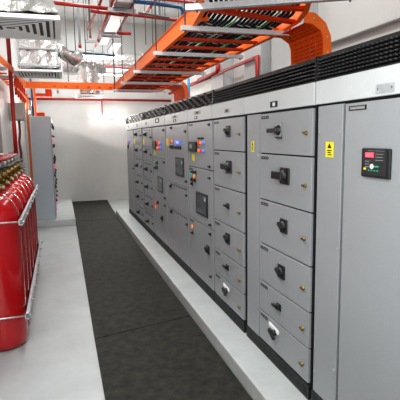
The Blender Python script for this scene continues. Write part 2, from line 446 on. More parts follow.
# fifth
t = cabinet(6.61, 7.59, 'switchgear cabinet with lamp cluster and narrow dark window in middle door')
zs = [0.008, .68, 1.325, TOPD]
D = [door(t, 6.618, 7.582, zs[i], zs[i+1]) for i in range(3)]
d = D[2]
MB().box(FX-.03, FX, 7.23, 7.46, 1.46, 1.60, .005).build('protection_relay', M_black, d)
for yy, m1, m2 in ((7.16, M_lred, M_lor), (7.04, M_lor, M_lred), (6.92, M_lblue, M_lblue)):
    lens(d, yy, 1.57, m1, r=.036); lens(d, yy, 1.49, m2, r=.034)
MB().box(FX-.002, FX, 7.33, 7.46, 1.37, 1.45).build('sticker', M_yellow, d)
d = D[1]
window(d, 6.86, 7.24, .79, 1.04)
lens(d, 7.38, 1.235, M_lgreen, r=.035); button_black(d, 7.22, 1.25, .03); button_black(d, 7.40, 1.16, .03); button_black(d, 7.25, 1.17, .03)
latch(d, 6.72, .74, M_black, 1.5)
d = D[0]
lens(d, 7.42, .565, M_lred, r=.034); lens(d, 7.42, .50, M_lor, r=.034); button_black(d, 7.25, .60, .03); button_black(d, 6.95, .39, .04)
for d in D: latch(d, 6.72, 1.76 if d is D[2] else (1.28 if d is D[1] else .62), M_black, 1.5)
h = header(t, 6.615, 7.6); hdr_label(h, 7.15, 1.915, .28, .07, True)

# sixth and seventh: module drawers with knobs
def modules(y0, y1, zs, kz, ky, label, small=()):
    t = cabinet(y0, y1, label)
    for i in range(len(zs)-1):
        d = door(t, y0+.05, y1-.06, zs[i], zs[i+1]); 
        b = MB()
        for k in range(4): b.box(FX-.004, FX, y0+.18+k*.17, y0+.25+k*.17, zs[i+1]-.045, zs[i+1]-.028)
        b.build('label_strip', M_ink, d)
        for z in kz:
            if zs[i] <= z < zs[i+1]: knob(d, ky, z, 1.0)
        latch(d, y0+.14, (zs[i]+zs[i+1])/2, M_black, 1.4)
    h = header(t, y0+.005, y1-.005); hdr_label(h, (y0+y1)/2, 1.90, .14, .05, True)
    return t
t = modules(7.60, 8.59, [.008, .31, .62, .93, 1.225, 1.49, TOPD], [.133, .455, .77, 1.092, 1.404, 1.709], 8.16,
        'switchgear cabinet of stacked knobbed drawers, third from the far end')
MB().box(FX-.002, FX, 8.36, 8.52, 1.53, 1.64).build('sticker', M_yellow, t)
t = modules(8.60, 9.64, [.008, .31, .62, .935, 1.265, 1.57, TOPD], [.138, .466, .766, 1.10, 1.41, 1.719], 9.2,
        'switchgear cabinet of stacked knobbed drawers, second from the far end')
MB().box(FX-.002, FX, 9.44, 9.60, 1.53, 1.64).build('sticker', M_yellow, t)
t = cabinet(9.65, 10.70, 'farthest switchgear cabinet with one tall plain door near back wall')
d = door(t, 9.66, 10.69, .008, TOPD)
lens(d, 10.40, 1.55, M_lred, r=.05); lens(d, 10.22, 1.56, M_lblue, r=.045); button_black(d, 10.4, 1.46, .05)
latch(d, 9.8, 1.0, M_black, 2.0)
h = header(t, 9.655, 10.70); hdr_label(h, 10.3, 1.90, .16, .05, False)

# black louvred vents on the cabinet tops: horizontal blades crossed by slanting ribs
def vent(y0, y1, pitch, label, nsl=5, solid=M_dark, z1=2.115):
    t = thing('louvred_vent', (FX+.1, (y0+y1)/2, HDR1+.001), label, 'vent', 'black louvred vents along the cabinet tops')
    z0 = HDR1+.001
    b = MB(); b.box(FX+.01, FX+.055, y0, y1, z1-.022, z1, .003); b.box(FX+.004, FX+.05, y0, y1, z0, z0+.008)
    b.box(FX+.0, FX+.05, y0, y0+.010, z0, z1); b.box(FX+.0, FX+.05, y1-.010, y1, z0, z1)
    b.build('vent_frame', M_vent, t)
    b = MB()
    H = z1-z0-.03
    for i in range(nsl):
        z = z0+.010+H*(i+.5)/nsl
        b.bar((FX+.012, y0+.01, z), (FX+.012, y1-.01, z), .026, .006 if pitch<.12 else .009, up=(.45, 0, 1))
    b.build('louvre', M_vent, t) if nsl else b.bm.free()
    b = MB(); k = int((y1-y0)/pitch)
    sl = .12+pitch; thk = .018+pitch*.07
    for i in range(k):
        y = y0+pitch*(i+.5)
        if pitch < .12:     # toothed edges of the blades
            for j in range(nsl):
                z = z0+.010+H*(j+.5)/nsl
                b.bar((FX+.000, y+pitch*.20, z+.008), (FX+.000, y-pitch*.20, z+.000), .005, .0045, up=(0,0,1))
        else:
            b.bar((FX+.004, min(y+sl*.5, y1-.01), z1-.02), (FX+.004, max(y-sl*.5, y0+.01), z0+.006), .006, thk, up=(0,0,1))
    b.build('lattice', M_toothed if pitch < .12 else M_dark, t)
    if solid: MB().box(FX+.05, FX+.062, y0+.003, y1-.003, z0, z1-.003).build('back_plate', solid, t)
M_toothed = mat('vent_tooth_steel', (0.10, 0.105, 0.11), 0.4, metal=0.4, noise=0.2, nscale=40)
M_vback = mat('vent_backing_grey', (0.30, 0.305, 0.31), 0.6, noise=0.15, nscale=20)
M_vback2 = mat('vent_backing_pale', (0.50, 0.50, 0.50), 0.6, noise=0.1, nscale=20)
vent(.55, 2.47, .034, 'nearest black louvred vent above the plain cabinet with red display', 6)
vent(2.478, 4.42, .050, 'black toothed louvre vent above the two cabinets of six drawers', 5)
vent(4.426, 6.60, .23, 'black vent with coarse diamond lattice above the windowed cabinets', 4, M_vback, 2.118)
vent(6.606, 8.5, .32, 'black vent with slanting lattice above the lamp cluster cabinet', 3, M_vback2, 2.122)
vent(8.505, 10.70, .36, 'farthest open black vent with slanting lattice, wall showing through', 0, None, 2.128)

# ================================================================== LEFT CABINET
t = thing('distribution_cabinet', (-.35, 11.6, PL), 'tall grey-blue steel cabinet standing on left plinth by back wall', 'cabinet')
MB().box(-.56, -.175, 10.32, 13.1, PL+.001, 2.14, .006).build('body', M_side, t)
for i in range(3):
    y0 = 10.33+i*.92; y1 = y0+.91
    dd = MB().box(-.175, -.150, y0, y1, PL+.06, 2.12, .006).build('door', M_panel, t)
    for (zz, hh) in ((1.95, .12), (1.72, .05), (1.50, .08), (1.18, .16), (.86, .08), (.62, .10), (.30, .06)):
        b = MB(); yy = y0+.18+.12*((zz*10) % 2)
        b.box(-.150+.0, -.132, yy-.03, yy+.06, zz-hh/2, zz+hh/2, .005)
        b.box(-.132, -.112, yy-.01, yy+.02, zz-hh*.45, zz+hh*.2, .005)
        b.build('door_handle', M_black, dd)
    for zz in (1.63, 1.02, .12):
        b = MB().lathe((-.150, y0+.10, zz), [(.02, 0), (.02, .02), (.012, .025)], 12, (1,0,0))
        tag(b.build('indicator_lamp', M_pink, dd), 'pink indicator lamp')

# ================================================================== RED CYLINDERS
CX, CR = -.592, .212
def make_cylinder(label):
    t = thing('fire_cylinder', (CX, 0, FL), label, 'gas cylinder', 'red gas cylinders in the left rack')
    prof = [(.10, .0), (.165, .004), (.195, .022), (.209, .055), (CR, .10)]
    prof += [(CR, z) for z in (.4, .8, 1.15)]
    for i in range(1, 12):
        a = i/11*PI/2
        prof.append((.045+(CR-.045)*math.cos(a)**.92, 1.15+.245*math.sin(a)))
    prof[-1] = (.045, 1.395)
    MB().lathe((CX, 0, FL), prof, 48).build('tank', M_red, t)
    MB().lathe((CX, 0, FL+1.388), [(.060, 0), (.060, .025), (.05, .03)], 20).build('neck_ring', M_pipe, t)
    v = MB()
    z = FL+1.415
    v.lathe((CX, 0, z), [(.036, 0), (.036, .03), (.026, .035), (.026, .07), (.034, .075), (.034, .115), (.02, .12), (.02, .15), (.03, .152), (.03, .175)], 18)
    v.lathe((CX+.0, 0, z+.055), [(.02, 0), (.02, .07), (.028, .072), (.028, .095)], 14, (1, -.35, 0))
    v.lathe((CX+.0, 0, z+.092), [(.018, 0), (.018, .06), (.025, .062), (.025, .09)], 14, (-.5, -1, 0))
    v.lathe((CX, 0, z+.05), [(.016, 0), (.016, .07)], 14, (.2, 1, 0))
    vo = v.build('valve', M_brass, t)
    MB().lathe((CX+.085, -.03, z+.055), [(.014, .0), (.014, .016)], 16, (1, -.35, 0)).build('gauge', M_beige, vo)
    MB().bar((CX-.02, -.02, z+.182), (CX+.07, -.045, z+.195), .02, .012).build('lever', M_steel, vo)
    # hose up to the manifold
    pts = []
    P0, P1, P2, P3 = Vector((CX-.04, -.02, z+.09)), Vector((CX-.13, -.05, z+.18)), Vector((CX-.09, .035, 1.30)), Vector((-.635, .03, 1.352))
    for i in range(9):
        s = i/8; pts.append(P0*(1-s)**3+P1*3*s*(1-s)**2+P2*3*s*s*(1-s)+P3*s**3)
    MB().tube(pts, .013, 8).build('hose', M_hose, t)
    return t
labels = ['nearest red gas cylinder, whole body visible at the left edge',
          'second red gas cylinder, directly behind the nearest one', 'third red gas cylinder from the camera in the steel rack',
          'fourth red gas cylinder, middle one of the rack row', 'fifth red gas cylinder from the camera, two in front of the last pair',
          'sixth red gas cylinder, last but one of the rack row', 'farthest red gas cylinder, nearest the grey-blue cabinet']
labels[4] = 'fifth red gas cylinder from the camera in the steel rack'
c0 = make_cylinder(labels[0])
for i in range(7):
    c = c0 if i == 0 else copy_tree(c0)
    c.location = (CX, 4.39+.437*i, FL); c['label'] = labels[i]

def rack():
    t = thing('cylinder_rack', (-.45, 5.70, FL), 'zinc steel rack rails clamping the row of red cylinders', 'rack')
    for z, nm in ((.945, 'upper'), (.095, 'lower')):
        b = MB()
        xf = CX+CR+.004
        b.box(xf, xf+.008, 4.15, 7.28, z-.028, z+.028); b.box(xf, xf+.034, 4.15, 7.28, z+.022, z+.028); 
        b.box(xf, xf+.034, 4.15, 7.28, z-.028, z-.022)
        b.build('rail', M_galv, t)
        xb = CX-CR-.012
        MB().box(xb-.03, xb, 4.15, 7.28, z-.028, z+.028, .003).build('rail', M_galv, t)
        ys = [4.163]+[4.39+.437*i+.216 for i in range(7)]
        for y in ys:
            b = MB().tube([(xb-.06, y, z), (xf+.055, y, z)], .0075, 8)
            if y > 4.3: b = MB().tube([(xf, y, z), (xf+.055, y, z)], .0075, 8)
            b.lathe((xf+.034, y, z), [(.017, 0), (.017, .012)], 6, (1,0,0))
            b.build('tie_rod', M_steel, t)
    for y in (4.16, 7.27):
        MB().bar((CX-CR-.055, y, FL+.001), (CX-CR-.055, y, 1.35), .04, .03, up=(1,0,0)).build('post', M_galv, t)
    tag(t.children[0], 'long galvanised front rail')
rack()

# manifold and risers on the left wall
t = thing('discharge_manifold', (-.64, 5.9, 1.43), 'red horizontal manifold pipe above the row of brass valves', 'pipe')
MB().tube([(-.635, 4.1, 1.432), (-.635, 7.45, 1.432)], .024, 14).build('pipe', M_pipe, t)
for i in range(7):
    y = 4.39+.437*i+.03
    MB().lathe((-.635, y, 1.355), [(.016, 0), (.016, .05)], 12).build('check_valve', M_steel, t)
MB().tube([(-.66, 4.3, 1.475), (-.66, 7.3, 1.475)], .010, 8).build('pilot_tube', M_pipe, t)
MB().tube([(-.53, 4.2, 1.40), (-.54, 5.4, 1.37), (-.53, 6.4, 1.39), (-.55, 7.3, 1.36)], .016, 8).build('actuation_hose', M_hose, t)
MB().tube([(-.70, 4.1, 1.40), (-.70, 7.3, 1.38)], .014, 8).build('actuation_hose', M_hose, t)
for y in (4.9, 6.3): MB().bar((-.635, y, 1.47), (XL+.002, y, 1.47), .03, .03).build('bracket', M_galv, t)
tag(MB().tube([(-.635, 7.40, 1.44), (-.64, 7.45, 1.9), (-.64, 7.45, 3.0), (-.64, 7.42, 4.0)], .030, 14).build('riser_pipe', M_pipe), 'thick red riser pipe going up from the end of the manifold', 'pipe')
tag(MB().tube([(-.76, 9.9, 1.20), (-.755, 9.9, 1.40), (-.775, 9.9, 1.6), (-.75, 9.9, 1.80), (-.75, 9.9, 2.029)], .024, 10).build('conduit', mat('maroon_conduit', (0.22, 0.02, 0.03), 0.4, noise=.2, nscale=8)), 'thin maroon conduit dropping below the beige enclosure', 'conduit')
for i, (y, dx) in enumerate(((5.7, .02), (6.15, .03), (6.5, .02), (7.2, .03), (7.9, .02))):
    tag(MB().tube([(XL+dx, y, 1.0), (XL+dx, y, 4.6)], .03, 10).build('grey_conduit', M_beige),
        'pale vertical conduit on left wall, ' + ['first', 'second', 'third', 'fourth', 'fifth'][i] + ' from the camera', 'conduit', 'pale conduits on the left wall')
t = thing('wall_enclosure', (-.80, 9.9, 1.98), 'beige steel electrical enclosure on the left wall', 'enclosure')
MB().box(XL+.002, -.615, 9.75, 10.10, 2.03, 2.37, .008).build('box', M_beige, t)
MB().box(XL+.03, -.64, 9.735, 9.75, 2.05, 2.35, .005).build('lid', M_beige, t)
MB().box(-.86, -.80, 9.69, 9.75, 2.37-.12, 2.35, .006).build('isolator', M_black, t)

# ================================================================== LEFT ORANGE TRAYS, PIPES
t = thing('cable_tray', (-.6, 7.6, 2.6), 'orange cable tray running along the left wall to the corner', 'cable tray')
MB().bar((-.72, 5.6, 2.67), (-.60, 7.4, 2.67), .012, .09).bar((-.60, 7.4, 2.67), (-.54, 9.15, 2.67), .012, .09).build('side_rail', M_orange, t)
MB().bar((-.84, 5.6, 2.67), (-.84, 9.15, 2.67), .012, .09).build('side_rail', M_orange, t)
for i in range(10):
    y = 5.7+i*.37; MB().box(-.834, -.735 + (y-5.6)*.02, y-.02, y+.02, 2.63, 2.645).build('rung', M_orange2, t)
for i in range(3): MB().box(XL+.001, -.66+i*.03, 5.9+i*.9, 5.94+i*.9, 2.585, 2.625, .002).build('bracket', M_strut, t)
t = thing('cable_ladder', (-.72, 10.6, 2.25), 'orange cable ladder dropping down the left wall beside the tube light', 'cable ladder')
MB().bar((-.64, 8.0, 2.72), (-.60, 10.25, 2.70), .02, .05).build('side_rail', M_orange, t)
MB().bar((-.64, 8.0, 2.50), (-.60, 10.25, 2.49), .02, .03).build('side_rail', M_orange, t)
for i in range(5):
    y = 8.15+i*.5; MB().box(-.655, -.615, y-.03, y+.03, 2.38, 2.695, .003).build('rung', M_orange2, t)
tag(MB().box(-.63, -.585, 10.33, 10.39, PL+.001, 2.60, .004).build('vertical_trunking', mat('brown_orange_trunking', (.50, .12, .03), .5, noise=.1, nscale=6)), 'narrow orange vertical trunking beside the grey-blue cabinet', 'trunking')
tag(MB().tube([(-.50, 10.36, 2.142), (-.50, 10.36, 2.72), (-.515, 10.36, 3.0)], .022, 10).build('blue_pipe', M_blue), 'vertical dark blue pipe above left corner of grey-blue cabinet', 'pipe')
t = thing('branch_tray', (-.3, 10.5, 2.14), 'short orange cable tray dropping onto the grey-blue cabinet top', 'cable tray')
MB().box(-.468, -.425, 10.34, 10.60, 2.143, 2.72, .004).build('drop', M_orange, t)
MB().box(-.424, -.10, 10.34, 10.60, 2.555, 2.61, .004).build('arm', M_orange2, t)
MB().box(-.23, -.10, 10.335, 10.60, 2.575, 2.70, .004).build('elbow', M_orange2, t)
MB().box(-.424, -.27, 10.345, 10.70, 2.143, 2.215, .004).build('entry_box', M_orange2, t)

# cross tray
t = thing('cross_tray', (.35, 9.5, 2.58), 'orange cable tray crossing the aisle near back wall', 'cable tray')
MB().bar((-.56, 9.30, 2.665), (1.13, 9.36, 2.655), .012, .115).build('side_rail', M_orange, t)
MB().bar((-.56, 9.62, 2.71), (1.13, 9.68, 2.71), .012, .115).build('side_rail', M_orange, t)
for i in range(8):
    x = -.45+i*.21; MB().box(x-.02, x+.02, 9.31, 9.66, 2.64, 2.66).build('rung', M_orange2, t)
for x in (.02, .86):
    MB().box(x-.02, x+.02, 9.27, 9.72, 2.555, 2.595, .002).build('bracket', M_strut, t)

# ================================================================== MAIN ORANGE TRAY
ZT0, ZT1 = 2.60, 2.765
LP = [(1.16, 9.75), (1.16, 3.86), (1.10, 3.44), (.96, 3.12), (.72, 2.80), (.36, 2.45), (-.1, 2.05)]
RP = [(2.03, 9.75), (2.04, 4.02), (1.99, 3.60), (1.88, 3.28), (1.72, 2.95), (1.40, 2.50), (.95, 1.98)]
t = thing('main_cable_tray', (1.6, 6.0, 2.58), 'large orange ladder cable tray overhead carrying black cables', 'cable tray')
for P in (LP, RP):
    b = MB()
    for p, q in zip(P, P[1:]):
        b.bar((*p, (ZT0+ZT1)/2), (*q, (ZT0+ZT1)/2), .010, ZT1-ZT0)
        b.bar((*p, ZT0+.004), (*q, ZT0+.004), .040, .008); b.bar((*p, ZT1-.003), (*q, ZT1-.003), .030, .006)
    tag(b.build('side_rail', M_orange, t), 'bright orange flanged side rail')
ys = [4.15+i*.40 for i in range(14)]
for y in ys:
    MB().box(1.165, 2.03, y-.032, y+.032, ZT0+.006, ZT0+.030, .003).build('rung', M_orange2, t)
for p, q in (((1.10, 3.46), (1.99, 3.68)), ((1.08, 3.40), (1.89, 3.28)), ((.95, 3.08), (1.70, 2.92)), ((.72, 2.78), (1.45, 2.58))):
    MB().bar((*p, ZT0+.02), (*q, ZT0+.02), .065, .026).build('rung', M_orange2, t)
MB().bar((1.165, 3.845, (ZT0+ZT1)/2), (1.26, 3.80, (ZT0+ZT1)/2), .008, .13).build('splice_plate', M_orange, t)
MB().box(1.17, 1.95, 9.74, 9.75, ZT0, ZT1).build('end_plate', M_orange2, t)
# perforated drop-out bends into the cabinet tops
def bend(y0, y1, s, label, xo=0.0, base=1.972):
    t = thing('dropout_bend', (2.1+xo, (y0+y1)/2, base), label, 'cable tray', 'orange bends dropping into the switchboard')
    out = [(1.99, 2.662), (2.09, 2.660), (2.195, 2.585), (2.246, 2.48), (2.256, 2.36), (2.256, base)]
    inn = [(1.99, 2.572), (2.062, 2.570), (2.148, 2.519), (2.169, 2.463), (2.176, 2.33), (2.176, base)]
    f = lambda P: [(2.045+(x-2.045)*s+xo, z) for x, z in P]
    out, inn = f(out), f(inn)
    for y in (y0, y1):
        b = MB(); 
        for i in range(5):
            b.poly([(inn[i][0], y, inn[i][1]), (out[i][0], y, out[i][1]), (out[i+1][0], y, out[i+1][1]), (inn[i+1][0], y, inn[i+1][1])], (0, .008, 0))
        for i, (a, c) in enumerate(zip(inn, out)):
            b.lathe(((a[0]+c[0])/2, y, (a[1]+c[1])/2), [(.007, 0), (.007, -.006)], 8, (0, 1, 0), mi=1)
        tag(b.build('side_rail', [M_orange, M_galv], t), 'bright orange segmented side rail')
    b = MB()   # perforated floor of the bend, on the inside of the curve
    for i in range(5):
        b.poly([(inn[i][0], y0+.008, inn[i][1]), (inn[i+1][0], y0+.008, inn[i+1][1]), (inn[i+1][0], y1, inn[i+1][1]), (inn[i][0], y1, inn[i][1])], (.006, 0, .003))
    segs = [(inn[i], inn[i+1]) for i in range(1, 5)]
    for (a, c) in segs:
        L = math.hypot(c[0]-a[0], c[1]-a[1]); k = max(1, int(L/.032))
        for j in range(k):
            s_ = (j+.5)/k; x = a[0]+(c[0]-a[0])*s_; z = a[1]+(c[1]-a[1])*s_
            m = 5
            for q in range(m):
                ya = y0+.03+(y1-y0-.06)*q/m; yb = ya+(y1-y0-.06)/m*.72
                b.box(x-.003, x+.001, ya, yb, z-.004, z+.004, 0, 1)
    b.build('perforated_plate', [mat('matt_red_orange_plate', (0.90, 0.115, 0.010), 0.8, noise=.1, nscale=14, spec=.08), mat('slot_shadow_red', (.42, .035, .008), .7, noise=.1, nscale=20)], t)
    b = MB()
    for (yy, zz) in ((.2, 2.43), (.35, 2.40), (.3, 2.36), (.25, 2.28), (.75, 2.28), (.7, 2.24), (.15, 2.24)):
        b.lathe((2.174*1+xo+ (2.045+(2.174-2.045)*s-2.174), y0+(y1-y0)*yy, zz), [(.008, 0), (.008, -.008)], 8, (1, 0, 0))
    b.build('bolts', M_steel, t)
bend(3.50, 4.06, 1.0, 'large orange perforated bend dropping from tray into the nearest cabinets')
bend(7.95, 8.75, .95, 'smaller orange perforated bend at the far end of the switchboard')

# hangers: trapeze struts with rods
M_strutlt = mat('pale_slotted_channel', (0.68, 0.69, 0.70), 0.5, metal=0.15, noise=0.06, nscale=30)
def hanger(y, x0=1.05, x1=2.12, lab=''):
    t = thing('trapeze_hanger', ((x0+x1)/2, y, 2.56), lab, 'hanger', 'grey trapeze hangers under the orange tray')
    b = MB().box(x0, x1, y-.021, y+.021, ZT0-.040, ZT0-.0005, .002)
    k = int((x1-x0)/.08)
    for i in range(k): b.box(x0+.03+i*.08, x0+.07+i*.08, y-.008, y+.008, ZT0-.0412, ZT0-.040, 0, 1)
    b.build('strut', [M_strutlt, M_strut], t)
    for x in (x0+.035, x1-.035):
        MB().tube([(x, y, ZT0-.06), (x, y, ZC)], .0075, 6).build('threaded_rod', M_rod, t)
for y, l in ((3.93, 'nearest straight grey strut hanger under the orange tray at its curve'), (5.15, 'second grey strut hanger under the straight orange tray'),
             (6.60, 'third grey strut hanger under the orange tray'), (7.95, 'fourth grey strut hanger under the orange tray'), (9.20, 'farthest grey strut hanger under the tray by the cross tray')):
    hanger(y, lab=l)
t = thing('trapeze_hanger', (1.2, 3.2, 2.56), 'slanted grey strut under the curved end of the orange tray at the top', 'hanger', 'grey trapeze hangers under the orange tray')
MB().bar((.93, 3.33, ZT0-.023), (1.98, 2.76, ZT0-.023), .05, .042).build('strut', M_galv, t)
for p in ((1.0, 3.292), (1.93, 2.787)): MB().tube([(*p, ZT0-.06), (*p, ZC)], .0075, 6).build('threaded_rod', M_rod, t)

# power cables lying in the tray
def lerp_path(f, z):
    pts = []
    for (a, b_) in zip(LP, RP):
        pts.append((a[0]+(b_[0]-a[0])*f, a[1]+(b_[1]-a[1])*f, z))
    res = [Vector(pts[0])]
    # subdivide long straight with a slight wander
    A, B = Vector(pts[0]), Vector(pts[1]); A.y -= .04; res[0] = A.copy()
    for i in range(1, 10): res.append(A.lerp(B, i/10)+Vector((random.uniform(-.001, .001), 0, random.uniform(0, .01))))
    res += [Vector(p) for p in pts[1:]]
    return res
NC = 18
for i in range(NC):
    f = .075+.85*i/(NC-1)
    g = i in (7, 14)
    o = MB().tube(lerp_path(f, ZT0+.058), .014 if not g else .010, 6).build('power_cable', M_gcable if g else M_cable)
    tag(o, ('green earth cable lying among black cables in the overhead orange tray') if g else 'thick black power cable lying in the overhead orange tray', 'cable',
        'green cables in the orange tray' if g else 'black cables in the orange tray')
b = MB()
for y in (3.95, 4.05, 4.35, 4.75, 5.0, 5.5, 5.9, 6.4, 7.2, 8.3):
    for k in range(5):
        x = 1.24+random.random()*.66
        b.bar((x, y, ZT0+.037), (x+.07, y+.05, ZT0+.037), .012, .005)
tag(b.build('cable_tie', M_tie), 'pale nylon ties scattered along the black tray cables', 'cable ties', kind='stuff')

# ================================================================== UPPER STEEL TRUNKING, RED AND BLUE PIPES
def pipe(pts, r, m, label, name='sprinkler_pipe', grp=None):
    tag(MB().tube(pts, r, 10).build(name, m), label, 'pipe', grp)
def trunk(x0, x1, y0, y1, z, lab, rodx=True):
    t = thing('steel_cable_trunking', ((x0+x1)/2, (y0+y1)/2, z), lab, 'trunking')
    b = MB().box(x0, x1, y0, y1, z, z+.004); b.box(x0, x0+.005, y0, y1, z, z+.07); b.box(x1-.005, x1, y0, y1, z, z+.07); b.build('tray_body', M_galv, t)
    return t
t = trunk(.895, 1.125, 6.2, 9.05, 3.60, 'wide galvanised steel trunking hanging high over the aisle')
t = trunk(.90, 1.06, 9.3, 10.05, 3.60, 'short galvanised trunking section beyond the wide one')
t = trunk(1.16, 1.36, 9.85, 11.3, 3.60, 'galvanised trunking to the right of the other high trunkings')
t = trunk(.68, .85, 10.75, 11.5, 3.60, 'small galvanised trunking leftmost of the high trunkings')
b = MB()
def support(x0, x1, y, z, lab):
    t = thing('channel_hanger', ((x0+x1)/2, y, z), lab, 'hanger', 'dark channel hangers under the high trunking')
    MB().box(x0, x1, y-.03, y+.03, z, z+.05, .003).build('channel', M_strut, t)
    for x in (x0+.04, x1-.04): MB().tube([(x, y, z), (x, y, ZC)], .012, 6).build('rod', M_strut, t)
support(.80, 1.22, 7.25, 3.545, 'grey channel hanger across near part of the wide high trunking')
support(.84, 1.24, 9.10, 3.545, 'grey channel hanger at far end of the wide high trunking')
support(.62, .94, 9.9, 3.60, 'small grey channel hanger left of the high trunking')
# drop hangers with T tops
def drop(x, y, z0, lab):
    t = thing('beam_hanger', (x, y, z0), lab, 'hanger')
    MB().box(x-.02, x+.02, y-.02, y+.02, z0, ZC-.06).build('post', M_rod, t)
    MB().box(x-.09, x+.09, y-.05, y+.05, z0+.95, z0+1.02, .003).build('head', M_rod, t)
    MB().lathe((x, y, z0-.04), [(.03, 0), (.03, .06)], 12).build('sprinkler_head', M_pipe, t)
drop(.46, 9.0, 3.36, 'dark post hanger left of the trunkings with red sprinkler head')
drop(1.80, 8.2, 3.75, 'dark post hanger above the blue pipe')
drop(.80, 11.0, 3.95, 'distant dark post hanger above the small trunking')
pipe([(-.2, 7.18, 3.60), (.86, 7.32, 3.60), (1.10, 7.56, 3.60), (2.6, 7.86, 3.60)], .026, M_pipe, 'long red sprinkler pipe crossing the whole aisle high up')
pipe([(.57, 7.50, 3.60), (1.15, 7.65, 3.60)], .028, M_pipe, 'short red pipe just beyond the long crossing red pipe')
pipe([(1.175, 5.8, 3.66), (1.182, 8.95, 3.66)], .024, M_pipe, 'red pipe alongside the right edge of the wide trunking')
pipe([(1.14, 8.93, 3.60), (1.40, 8.90, 3.60)], .030, M_pipe, 'stub of red pipe at far end of the wide trunking')
pipe([(1.50, 5.9, 3.70), (1.488, 7.95, 3.70)], .028, M_pipe, 'red pipe running toward the back over the blue pipe')
pipe([(.70, 6.2, 3.65), (.69, 7.2, 3.65), (.615, 9.0, 3.65)], .020, M_pipe, 'thin red pipe left of the wide high trunking')
pipe([(.868, 6.2, 3.66), (.868, 9.1, 3.66), (.868, 10.6, 3.66)], .022, mat('rusty_orange_pipe', (.45, .07, .03), .5, noise=.5, nscale=12), 'rusty orange pipe along the left edge of the wide trunking')
pipe([(1.30, 7.45, 3.60), (1.84, 7.62, 3.60)], .018, mat('grey_pipe', (.10, .10, .10), .5, noise=.2), 'thin dark pipe beside the long red crossing pipe')
pipe([(1.15, 6.86, 3.60), (1.50, 6.90, 3.60), (1.86, 6.98, 3.60), (1.90, 7.0, 3.56), (1.91, 7.0, 3.35)], .028, M_blue, 'blue pipe with a bend down near the orange tray', 'water_pipe')
pipe([(1.2, 6.78, 3.64), (2.4, 6.93, 3.66)], .018, M_pipe, 'thin red pipe just above the blue pipe')
pipe([(.05, 10.7, 3.56), (1.34, 11.1, 3.56)], .028, mat('teal_blue_pipe', (.03, .12, .20), .4, noise=.2), 'dark teal pipe crossing behind the high trunkings', 'water_pipe')
pipe([(XL+.002, 14.06, 2.80), (3.38, 14.06, 2.78)], .034, M_pipe, 'red pipe running along the back wall above the tube light', 'fire_pipe')
pipe([(1.27, 14.06, 2.78), (1.265, 14.06, 2.36)], .018, M_pipe, 'short red conduit dropping to the tube light on back wall', 'conduit')
pipe([(3.30, 13.9, 2.98), (3.30, 9.55, 2.98)], .04, M_pipe, 'red pipe section on right wall nearest the back corner', 'fire_pipe')
pipe([(3.14, 10.3, 2.95), (3.14, 8.95, 2.95), (3.14, 8.95, 3.10)], .04, M_pipe, 'middle red pipe section on the right wall with upward step', 'fire_pipe')
pipe([(3.16, 9.2, 2.93), (3.16, 8.0, 2.93), (3.16, 7.05, 2.93), (3.16, 7.05, 2.3)], .032, M_pipe, 'red pipe on right wall bending down behind the switchboard', 'fire_pipe')
pipe([(2.34, 8.3, HDR1), (2.34, 8.3, 2.9)], .024, M_bblue, 'bright blue vertical pipe behind the smaller orange bend', 'water_pipe')
for x, y, z0 in ((1.30, 10.9, 2.75), (1.10, 11.4, 2.9), (.35, 8.4, 2.95), (.52, 8.4, 2.95), (1.62, 8.6, 3.35), (1.75, 8.6, 3.2), (1.9, 8.2, 3.3), (.24, 9.8, 2.8)):
    tag(MB().tube([(x, y, z0), (x, y, ZC)], .008, 6).build('hanger_rod', M_rod), 'thin dark threaded rod hanging from the ceiling', 'rod', 'loose threaded rods from the ceiling')

# ================================================================== DUCTS AND DIFFUSERS
def diffuser(x0, x1, y0, y1, z, label, rim=.05):
    t = thing('ceiling_diffuser', ((x0+x1)/2, (y0+y1)/2, z), label, 'diffuser', 'white square air diffusers under foil ducts')
    cx, cy = (x0+x1)/2, (y0+y1)/2; hw, hd = (x1-x0)/2, (y1-y0)/2
    b = MB()
    # outer rim
    def frame(a, w, za, zb, drop=0):
        # square ring blade: a = scale 0..1 outer, w = flange width; sloping
        X, Y = hw*a, hd*a; xi, yi = X-w, Y-w
        o = [(cx-X, cy-Y), (cx+X, cy-Y), (cx+X, cy+Y), (cx-X, cy+Y)]; i_ = [(cx-xi, cy-yi), (cx+xi, cy-yi), (cx+xi, cy+yi), (cx-xi, cy+yi)]
        for k in range(4):
            p, q = o[k], o[(k+1) % 4]; r, s = i_[(k+1) % 4], i_[k]
            vs = [b.bm.verts.new((p[0], p[1], za)), b.bm.verts.new((q[0], q[1], za)), b.bm.verts.new((r[0], r[1], zb)), b.bm.verts.new((s[0], s[1], zb))]
            vt = [b.bm.verts.new(v.co+Vector((0, 0, .004))) for v in vs]
            b.bm.faces.new(vs); b.bm.faces.new(list(reversed(vt)))
            for m in range(4): b.bm.faces.new((vs[m], vs[(m+1) % 4], vt[(m+1) % 4], vt[m]))
    frame(1.0, rim, z, z)
    b.build('outer_frame', M_white, t)
    b = MB()
    n = 6
    for k in range(n):
        a = (1.0-rim/hw)*(1-(k+.25)/(n+.4))
        frame(a, hw*.070, z+.002, z+.005)
    b.build('louvre_rings', M_white, t)
    b = MB()
    b.box(x0, x1, y0, y0+.006, z+.003, z+.032); b.box(x0, x1, y1-.006, y1, z+.003, z+.032)
    b.box(x0, x0+.006, y0, y1, z+.003, z+.032); b.box(x1-.006, x1, y0, y1, z+.003, z+.032)
    b.box(x0+.01, x1-.01, y0+.01, y1-.01, z+.014, z+.020, 0, 1)  # dark sheet standing in for the shade between the rings
    b.build('neck', [M_white, mat('duct_shade', (.10, .10, .10), .7, noise=.1)], t)
    return t
diffuser(-.76, .065, 3.98, 4.80, 2.60, 'large white louvred diffuser nearest the camera, top left')
